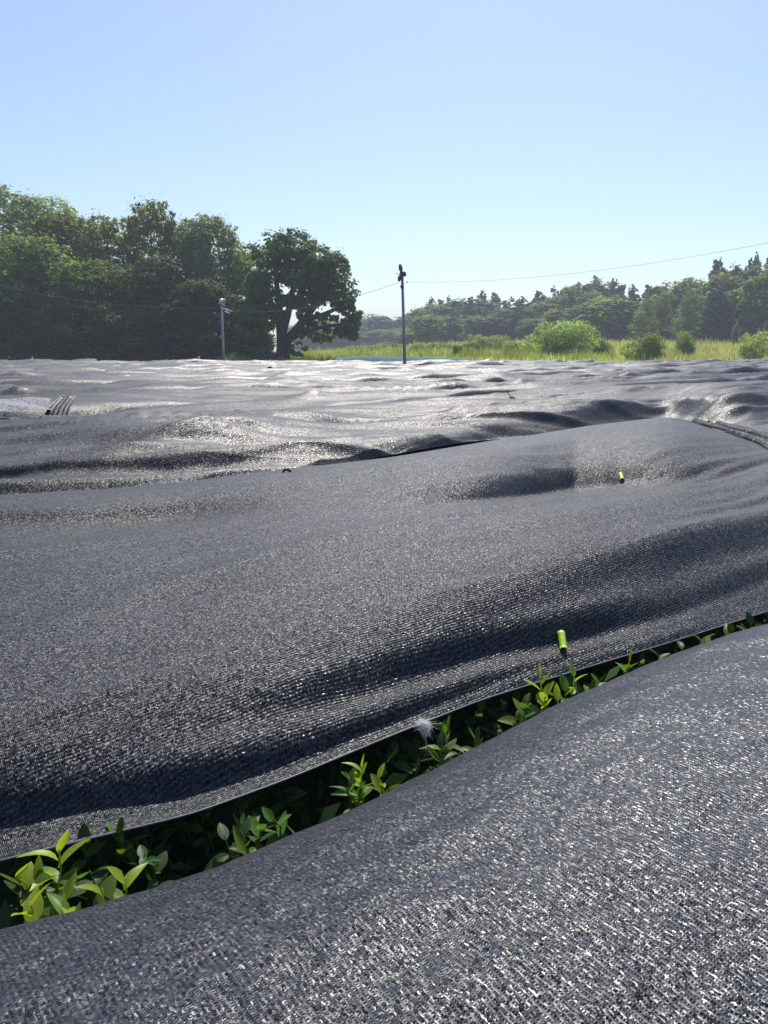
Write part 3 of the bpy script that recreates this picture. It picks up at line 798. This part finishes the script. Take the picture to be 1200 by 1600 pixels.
def limb_mesh(name, H, tr, lobes, seed, lean=0.0):
    r = random.Random(seed); mb = MB()
    pts = [Vector((lean * f * f * H + r.uniform(-.1, .1) * f, r.uniform(-.1, .1) * f, H * f)) for f in (0, .15, .35, .6, .85)]
    mb.tube(pts, [tr * 1.35, tr, tr * .85, tr * .6, tr * .25], 8)
    for l in lobes[:10]:
        c = Vector(l[:3]); f = r.uniform(.3, .6); s = pts[1].lerp(pts[3], f)
        m = s.lerp(c, .5) + Vector((0, 0, -.08 * H * r.random()))
        mb.tube([s, m, c], [tr * .45, tr * .28, tr * .08], 6)
    me = bpy.data.meshes.new(name); me.from_pydata([tuple(v) for v in mb.v], [], mb.f); me.update()
    me.polygons.foreach_set('use_smooth', [True] * len(me.polygons)); me.materials.append(M_bark)
    return me
def broad_lobes(seed, H, Wd, nl=9, bottom=.25):
    r = random.Random(seed); L = [(0, 0, H * .66, Wd * .40, Wd * .40, H * .29)]
    for k in range(nl):
        a = 2.4 * k + r.uniform(-.4, .4); f = (k + .5) / nl; zz = H * (bottom + (.80 - bottom) * f); rr = Wd * .5 * math.sin(math.pi * (.22 + .62 * (1 - f) ** .8)) * r.uniform(.45, .72)
        s = Wd * r.uniform(.17, .26); L.append((math.cos(a) * rr, math.sin(a) * rr, zz, s, s, s * r.uniform(.6, .85)))
    for k in range(3):
        L.append((r.uniform(-.2, .2) * Wd, r.uniform(-.2, .2) * Wd, H * r.uniform(.80, .87), Wd * .19, Wd * .19, H * .09))
    return L
def cone_lobes(seed, H, Wd, bottom=.12):
    r = random.Random(seed); L = []
    n = 13
    for k in range(n):
        f = k / (n - 1); s = Wd * .5 * (1 - f) ** .6 * .85 + Wd * .12; L.append((r.uniform(-.08, .08) * Wd, r.uniform(-.08, .08) * Wd, H * (bottom + (.92 - bottom) * f), s, s, H * .075))
    return L
LM_green = leaf_material('leaves_green', ((.10, .155, .042), (.18, .235, .07)), .65, .55, (1.7, 1.8, .8))
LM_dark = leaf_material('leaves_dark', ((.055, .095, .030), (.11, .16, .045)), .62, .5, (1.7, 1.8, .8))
LM_pale = leaf_material('leaves_pale', ((.17, .22, .11), (.28, .33, .19)), .6, .55, (1.5, 1.6, 1.0))
LM_olive = leaf_material('leaves_olive', ((.13, .17, .042), (.23, .265, .07)), .65, .55, (1.7, 1.7, .8))
LM_bamboo = leaf_material('leaves_bamboo', ((.15, .19, .06), (.23, .27, .09)), .65, .45)
LM_cedar = leaf_material('needles_cedar', ((.042, .075, .040), (.085, .130, .060)), .7, .4)
LM_grass = leaf_material('grass_blades', ((.34, .39, .12), (.50, .52, .22)), .6, .5, (1.3, 1.3, .7))
LM_straw = leaf_material('dry_grass', ((.42, .38, .15), (.55, .48, .22)), .7, .5, (1.1, 1.1, .8))
LM_shrub = leaf_material('leaves_shrub', ((.20, .24, .075), (.33, .36, .13)), .65, .5)

PROTO = {}
def proto(key, crown, limb):
    PROTO[key] = (crown, limb)
# unit prototypes at real size: H about 14 m, width about 9 m
for i in range(4):
    Lb = broad_lobes(40 + i, 15, 10, 13, .10)
    proto(('broad', i), crown_mesh('crown', Lb, 26000, .28, 60 + i, clump=.27, per=22, up=.75), limb_mesh('trunk', 15, .28, Lb, 70 + i))
for i in range(3):
    Lb = broad_lobes(240 + i, 14, 8, 10, .10)
    proto(('far', i), crown_mesh('crown', Lb, 8000, .55, 160 + i, per=24, clump=.42, shell=.4, up=.75), limb_mesh('trunk', 14, .22, Lb, 170 + i))
for i in range(3):
    Lb = cone_lobes(340 + i, 16, 6.2, .08)
    proto(('cedar', i), crown_mesh('crown', Lb, 7500, .45, 260 + i, up=.4, clump=.30, per=12, shell=.35), limb_mesh('trunk', 16, .2, [], 270 + i))
for i in range(2):
    Lb = [(math.cos(k * 2.4) * 1.8 * (k / 7), math.sin(k * 2.4) * 1.8 * (k / 7), 3.6 + (7 - k) * .55 + .8 * (k % 2), 1.1, 1.1, 2.1) for k in range(7)]
    proto(('bamboo', i), crown_mesh('crown', Lb, 5200, .26, 360 + i, up=.2, clump=.42, aspect=.45), limb_mesh('trunk', 7.5, .06, Lb, 370 + i))
for i in range(3):
    r = random.Random(i + 5); Lb = [(r.uniform(-1, 1), r.uniform(-1, 1), r.uniform(.5, 1.5), .9, .9, .7) for k in range(7)]
    proto(('shrub', i), crown_mesh('crown', Lb, 11000, .12, 460 + i, up=.5, clump=.40, aspect=.5, shell=.4), limb_mesh('trunk', 1.6, .04, Lb[:4], 470 + i))
cache = {}
def tree(kind, i, loc, H, Wd, mat, label, group=None, name='broadleaf_tree', cat='tree', rz=None, parts=True):
    crown, limb = PROTO[(kind, i)]
    base = {'broad': (15, 10), 'far': (14, 8), 'cedar': (16, 6.2), 'bamboo': (8, 5), 'shrub': (2.1, 3.6)}[kind]
    k = (kind, i, mat.name)
    if k not in cache:
        c = crown.copy(); c.materials.clear(); c.materials.append(mat); cache[k] = c
    root = empty(name, loc, random.Random(int(loc[0] * 31 + loc[1] * 7)).uniform(0, 6.28) if rz is None else rz)
    root.scale = (Wd / base[1], Wd / base[1], H / base[0])
    link('crown', cache[k], root)
    if parts: link('trunk', limb, root)
    setp(root, label, cat, group)
    return root
def gz(x, y): return float(ground_z(np.float64(x), np.float64(y)))
def tree_px(kind, i, px, pytop, wpx, Y, mat, label, group=None, zb=None, **kw):
    top = atdist(px, pytop, Y); zb = gz(top.x, Y) - .05 if zb is None else zb
    return tree(kind, i, (top.x, Y, zb), (top.z - zb) / .97, wpx / 1187 * Y, mat, label, group, **kw)

GL = 'broadleaf trees of the left wood'
left = [
 ('broad', 0, 10, 283, 230, 84, LM_pale, 'tallest grey green tree of the left wood, at the left edge of the picture'),
 ('broad', 1, 95, 318, 150, 80, LM_green, 'green tree stepping down right of the tallest one at the left edge'),
 ('broad', 2, 165, 333, 130, 79, LM_olive, 'olive tree between the left edge tree and the pointed one'),
 ('broad', 3, 232, 306, 100, 78, LM_olive, 'pointed olive tree rising above its neighbours in the left wood'),
 ('broad', 1, 285, 338, 110, 79, LM_green, 'dark green tree half hidden between the pointed and the pale round tree'),
 ('broad', 0, 325, 325, 135, 76, LM_pale, 'pale round crowned tree above the thin pale pole'),
 ('broad', 2, 383, 385, 95, 74, LM_olive, 'yellowish tree between the pale round tree and the big single tree'),
 ('broad', 3, 40, 362, 190, 72, LM_green, 'broad green tree with a low spreading crown in front at the left edge'),
 ('broad', 1, 150, 400, 150, 71, LM_green, 'mid height tree in front of the olive tree of the left wood'),
 ('broad', 2, 235, 395, 140, 72, LM_dark, 'dark dense tree in front of the pointed olive tree'),
 ('broad', 0, 315, 430, 140, 70, LM_dark, 'dark low tree directly behind the thin pale pole'),
 ('broad', 3, 385, 470, 90, 69, LM_green, 'small green tree leaning toward the big single tree'),
 ('broad', 2, -110, 300, 200, 78, LM_green, 'green tree just outside the left edge'),
]
for l in left: tree_px(*l[:7], l[7], GL)
# dark understory of the wood
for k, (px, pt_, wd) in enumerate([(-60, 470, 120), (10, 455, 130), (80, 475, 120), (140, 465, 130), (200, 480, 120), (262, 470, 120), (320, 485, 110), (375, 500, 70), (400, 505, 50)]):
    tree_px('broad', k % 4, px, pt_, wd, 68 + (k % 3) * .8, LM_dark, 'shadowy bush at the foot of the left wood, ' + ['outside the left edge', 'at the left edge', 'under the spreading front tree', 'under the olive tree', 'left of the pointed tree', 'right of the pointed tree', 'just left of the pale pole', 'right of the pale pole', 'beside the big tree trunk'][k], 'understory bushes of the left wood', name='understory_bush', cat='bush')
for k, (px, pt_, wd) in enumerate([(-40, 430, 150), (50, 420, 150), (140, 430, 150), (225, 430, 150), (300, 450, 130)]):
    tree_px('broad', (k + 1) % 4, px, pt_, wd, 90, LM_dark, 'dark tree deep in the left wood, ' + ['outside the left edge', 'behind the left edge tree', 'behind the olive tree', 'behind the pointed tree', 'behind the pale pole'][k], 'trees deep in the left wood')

# the big single tree with the dark forked trunk
BY = 70.0
bt = atdist(440, 560, BY); bt.z = 0
def loc_(px, py, dy=0):
    p = atdist(px, py, BY + dy); return Vector((p.x - bt.x, dy, p.z))
k_ = BY / 1187
lob = []
for (px, py, w, h, dy) in [(430, 392, 34, 26, 0), (465, 385, 34, 24, 1), (410, 425, 26, 30, -1), (495, 405, 30, 24, -1), (450, 425, 26, 20, 1.5), (520, 425, 28, 26, 0), (500, 440, 26, 22, 1),
                           (540, 460, 20, 28, 0), (556, 490, 13, 20, .5), (547, 505, 14, 20, 0), (425, 470, 20, 24, 0), (520, 500, 22, 10, 0), (505, 525, 26, 13, 1), (535, 515, 15, 14, -1),
                           (470, 520, 16, 9, 0), (463, 545, 16, 12, -1), (410, 500, 16, 28, 0), (455, 470, 14, 12, 1), (532, 478, 14, 14, 1), (482, 448, 30, 24, 0), (402, 455, 22, 26, 0), (398, 500, 16, 24, 1), (545, 518, 14, 14, 0), (478, 474, 16, 14, 0), (500, 498, 12, 10, -1), (415, 535, 14, 16, 1), (505, 455, 26, 20, 1), (462, 432, 28, 22, -1), (474, 492, 10, 10, 1), (504, 472, 14, 12, 1), (440, 495, 12, 14, 1.5), (490, 508, 12, 9, 1)]:
    c = loc_(px, py, dy); lob.append((c.x, c.y, c.z, w * k_, w * k_ * .9, h * k_))
root = empty('big_tree', bt)
setp(root, 'big dark single tree with sky showing through its crown, right of the left wood', 'tree')
link('crown', crown_mesh('crown', lob, 34000, .30, 900, clump=.42, per=44, shell=.35, up=.6), root, LM_dark)
mb = MB()
tb = loc_(440, 562); tb.z = -.1
def limb(path, r0, r1):
    n = len(path); mb.tube([loc_(*p) if len(p) < 4 else Vector(p) for p in path], [r0 + (r1 - r0) * i / (n - 1) for i in range(n)], 8)
limb([(443, 566), (442, 550), (441, 530), (438, 505), (436, 480), (432, 440), (430, 400)], .72, .12)
limb([(445, 535), (458, 522), (475, 500), (492, 478), (510, 455), (525, 430)], .5, .10)
limb([(441, 520), (450, 490), (456, 460), (462, 420), (466, 395)], .4, .08)
limb([(450, 530), (475, 520), (500, 512), (525, 508), (550, 500)], .3, .06)
limb([(438, 505), (425, 480), (415, 450), (410, 425)], .45, .1)
limb([(480, 498), (505, 492), (530, 480), (545, 470)], .3, .06)
limb([(436, 566), (420, 556), (408, 560)], .8, .3)
mb.build('trunk', M_bark, root)

# ------------------------------------------------------------------ the far wood on the right
topline = [(640, 492), (660, 478), (676, 468), (700, 464), (730, 462), (760, 456), (790, 458), (830, 462), (860, 452), (900, 438), (930, 432), (960, 440), (1000, 442), (1040, 440), (1075, 432), (1100, 424), (1124, 408), (1150, 414), (1175, 408), (1200, 402), (1240, 396), (1330, 385)]
tx = [a for a, b in topline]; ty = [b for a, b in topline]
rr = random.Random(77)
def edgeY(px): return 205 - (px - 640) / 600 * 75
GR = 'trees of the wood across the meadow'
MARKS = [(632, 'the tall pole'), (690, 'the grey green bush'), (725, 'the dull bush'), (762, 'the low olive bush'), (805, 'the little olive bush'), (875, 'the large rounded shrub'), (935, 'the soft low bush'),
         (1008, 'the dark bellied shrub'), (1068, 'the feathery bush'), (1125, 'the blue black cone'), (1190, 'the reed clump')]
USED = {}
def where(px, pre):
    m = min(MARKS, key=lambda q: abs(q[0] - px)); d = px - m[0]
    if px > 1215: side, mk = ('just past' if px < 1270 else 'well past'), 'the reed clump'
    else: side, mk = ('left of' if d < -10 else 'right of' if d > 10 else 'straight above'), m[1]
    lab = '%s, %s %s' % (pre, side, mk); USED[lab] = USED.get(lab, 0) + 1
    return lab if USED[lab] == 1 else lab + (', further right' if USED[lab] == 2 else ', furthest right')
idx = 0
RANK = ['front row', 'second row', 'third row', 'back row']
for row, (dy, drop) in enumerate([(0, 38), (10, 22), (20, 8), (30, 0)]):
    px = 640 + row * 6
    while px < 1340:
        Y = edgeY(px) + dy + rr.uniform(-3, 3)
        top = float(np.interp(px, tx, ty)) + drop * rr.uniform(.5, 1.3) + rr.uniform(-4, 6)
        con = rr.random() < (.68 if row > 1 else .35)
        w = rr.uniform(34, 48) if con else rr.uniform(52, 80)
        if row == 0 and 985 < px < 1105: top += 25
        H_ = 1
        if con:
            tree_px('cedar', idx % 3, px, top, w, Y, LM_cedar, where(px, RANK[row] + ' narrow evergreen of the wood'), GR, name='cedar_tree')
        else:
            mt = rr.choice([LM_green, LM_dark, LM_green, LM_olive])
            tree_px('far', idx % 3, px, top, w, Y, mt, where(px, RANK[row] + ' rounded %s tree of the wood' % {'leaves_green': 'green', 'leaves_dark': 'dark green', 'leaves_olive': 'olive'}[mt.name]), GR)
        idx += 1
        px += w * rr.uniform(.48, .68)
# single cedars that stand out against the sky
for px, top, w in ((676, 466, 20), (932, 430, 16), (1124, 405, 20), (1183, 398, 18), (905, 440, 15), (702, 463, 15), (955, 438, 18), (1172, 403, 14)):
    tree_px('cedar', idx % 3, px, top, w * 1.7, edgeY(px) + 34, LM_cedar, where(px, 'slim dark treetop against the sky'), GR, name='cedar_tree'); idx += 1
tree_px('cedar', 1, 1125, 442, 62, edgeY(1125) - 6, LM_cedar, 'wide blue black evergreen cone at the front of the right wood', name='cedar_tree')
tree_px('far', 1, 960, 465, 105, edgeY(960) - 6, LM_green, 'spreading mid green tree at the front of the wood above the grass clump')
for k, (px, tp, w) in enumerate([(1012, 478, 42), (1036, 476, 44), (1068, 500, 50), (1080, 470, 52), (1000, 495, 40)]):
    tree_px('bamboo', k % 2, px, tp, w, edgeY(px) - 12 - k, LM_bamboo, ['pale feathery bamboo with a pointed tip left of its twin', 'second pointed pale bamboo, right of its twin', 'low pale bamboo at the foot of the light trees', 'light olive rounded tree beside the blue black cone', 'small pale bamboo at the left of the light group'][k], 'pale bamboos before the wood', name='bamboo_clump', cat='bamboo')
# hazy trees far off in the middle
for k, (px, tp, w) in enumerate([(470, 505, 60), (500, 498, 60), (530, 500, 60), (560, 497, 55), (585, 490, 60), (610, 498, 50), (635, 493, 60), (655, 485, 60), (545, 515, 70), (600, 515, 70), (515, 512, 60), (640, 510, 50)]):
    tree_px('far', k % 3, px, tp, w * 1.3, 300 - (k > 7) * 25, [LM_green, LM_dark, LM_olive][k % 3], 'hazy tree in the far opening, ' + ['hidden behind the big tree trunk', 'under the right limb of the big tree', 'under the right edge of the big tree', 'first right of the big tree', 'second right of the big tree', 'just left of the tall pole', 'directly behind the tall pole', 'last before the wood', 'low one left of the teal net peak', 'low one over the teal net', 'low one below the big tree crown', 'low one right of the tall pole'][k], 'hazy trees in the far opening')
tree_px('far', 0, 668, 492, 60, 178, LM_olive, 'light green tree at the left end of the wood across the meadow')

# ------------------------------------------------------------------ shrubs and grass between field and wood
sh = [
 (875, 503, 128, 82, 0, LM_shrub, 'large rounded yellow green shrub in the meadow'),
 (1008, 521, 78, 64, 1, LM_shrub, 'dark bellied grass topped shrub at the edge of the nets'),
 (1068, 520, 44, 80, 2, LM_bamboo, 'small feathery bush right of the dark bellied shrub'),
 (762, 524, 70, 92, 0, LM_shrub, 'low olive bush left of the large rounded shrub'),
 (725, 534, 60, 90, 1, LM_green, 'small dull green bush, second left of the large shrub'),
 (690, 536, 60, 96, 2, LM_green, 'grey green bush near the tall pole on its right side'),
 (660, 536, 50, 100, 0, LM_shrub, 'pale low bush just right of the tall pole'),
 (805, 535, 60, 88, 2, LM_olive, 'little olive bush touching the left of the large shrub'),
 (610, 534, 60, 110, 1, LM_shrub, 'pale yellow green bush left of the tall pole'),
 (570, 540, 60, 110, 0, LM_shrub, 'low pale bush above the teal net'),
 (935, 530, 60, 84, 1, LM_shrub, 'soft low bush between the large shrub and the dark bellied one'),
 (1190, 521, 70, 66, 2, LM_grass, 'tall bright reed clump at the right edge'),
 (1150, 502, 12, 118, 1, LM_bamboo, 'thin lone sapling in front of the dark right wood'),
 (716, 540, 20, 80, 0, LM_dark, 'tiny round dark bush at the edge of the lime grass'),
]
for px, tp, w, Y, i, mt, lab in sh:
    tree_px('shrub', i, px, tp, w, Y, mt, lab, 'shrubs between the nets and the wood', name='shrub', cat='shrub')
def blades(name, x0, x1, y0, y1, n, h0, h1, wd, mat, lab, seed, dens=None):
    r = np.random.RandomState(seed)
    x = r.uniform(x0, x1, n); y = y0 + (y1 - y0) * r.rand(n) ** 1.3
    cl = sines(seed + 1, 30, 1.2, 6, 1)(x, y)
    keep = cl > -1.1; x, y, cl = x[keep], y[keep], cl[keep]; n = len(x)
    h = (h0 + (h1 - h0) * r.rand(n)) * (1 + .35 * cl)
    z = ground_z(x, y); a = r.rand(n) * 6.28; w = wd * r.uniform(.6, 1.4, n)
    dx = np.cos(a) * w; dy = np.sin(a) * w; lx = r.randn(n) * h * .16; ly = r.randn(n) * h * .16
    V = np.stack([np.stack([x - dx, y - dy, z], 1), np.stack([x + dx, y + dy, z], 1),
                  np.stack([x + dx * .6 + lx * .5, y + dy * .6 + ly * .5, z + h * .6], 1), np.stack([x + lx, y + ly, z + h], 1)], 1).reshape(-1, 3)
    o = link(name, fastmesh(name, V, np.arange(4 * n).reshape(n, 4)), None, mat)
    setp(o, lab, 'grass', kind='stuff'); return o
blades('lime_grass', 2, 60, 53.5, 92, 70000, .35, .85, .035, LM_grass, 'lime green tall grass behind the nets', 3)
blades('meadow_grass', -20, 110, 85, 150, 80000, .5, 1.1, .05, LM_grass, 'paler meadow grass reaching to the wood', 5)
blades('dry_grass', 26, 60, 60, 100, 26000, .5, .95, .04, LM_straw, 'straw coloured dry grass before the right wood', 8)
blades('reed_grass', 6, 24, 70, 90, 30000, .5, 1.1, .022, LM_shrub, 'rank olive weeds round the shrubs', 12)
blades('reed_grass', 31.5, 36, 60, 66, 16000, .8, 1.3, .014, LM_grass, 'tall upright reeds at the right edge', 13)
blades('reed_grass', 20.5, 25, 60, 66, 12000, .5, .8, .012, LM_grass, 'grass crown over the dark bellied shrub', 14)
blades('meadow_grass', -14, 8, 62, 110, 30000, .4, 1.0, .05, LM_shrub, 'pale green weeds left of the tall pole', 15)

# teal net strip at the far edge of the field
V = []; Q = []
for i in range(61):
    px = 525 + i * 3.4; Y = 53.5 + .2 * math.sin(i * .3)
    hgt = .16 * math.exp(-((px - 575) / 38) ** 2) + .10 * math.exp(-((px - 650) / 40) ** 2) + .02
    p = atdist(px, 560, Y)
    for j, (dy, z) in enumerate(((-.9, .72), (-.4, .95 + hgt * .7), (0, 1.03 + hgt), (.6, .98 + hgt * .8), (1.4, .3))):
        V.append((p.x, Y + dy, z + .02 * math.sin(i * .9 + j)))
for i in range(60):
    for j in range(4): b = i * 5 + j; Q.append((b, b + 5, b + 6, b + 1))
o = link('teal_net', fastmesh('teal_net', V, Q, True), None, M_teal)
setp(o, 'low strip of teal netting at the far field edge beside the tall pole', 'teal net')
# pale track under the big tree
V = []; Q = []
for i in range(30):
    f = i / 29; Y = 56 + 60 * f; px = 500 + 30 * math.sin(f * 2)
    for j in range(6): p = atdist(px - 36 * (1 - .4 * f) + j * 14 * (1 - .4 * f), 560, Y); V.append((p.x, Y, gz(p.x, Y) + .03 + .25 * (j % 2) * 0))
for i in range(29):
    for j in range(5): b = i * 6 + j; Q.append((b, b + 1, b + 7, b + 6))
o = link('track', fastmesh('track', V, Q, True), None, M_gravel); setp(o, kind='structure')

# ------------------------------------------------------------------ air
mb = MB(); mb.box((0, 300, 14.5), (1240, 760, 32)); hz = mb.build('haze', None, None, False)
t = NT('haze_air'); t.n.remove(t.b)
pv = t.new('ShaderNodeVolumePrincipled'); pv.inputs['Color'].default_value = (.82, .86, .97, 1); pv.inputs['Density'].default_value = .0011; pv.inputs['Anisotropy'].default_value = 0
t.l.new(pv.outputs[0], t.out.inputs['Volume'])
hz.data.materials.append(t.m); setp(hz, kind='stuff')
print('tris', sum(len(m.polygons) * 2 for m in bpy.data.meshes))
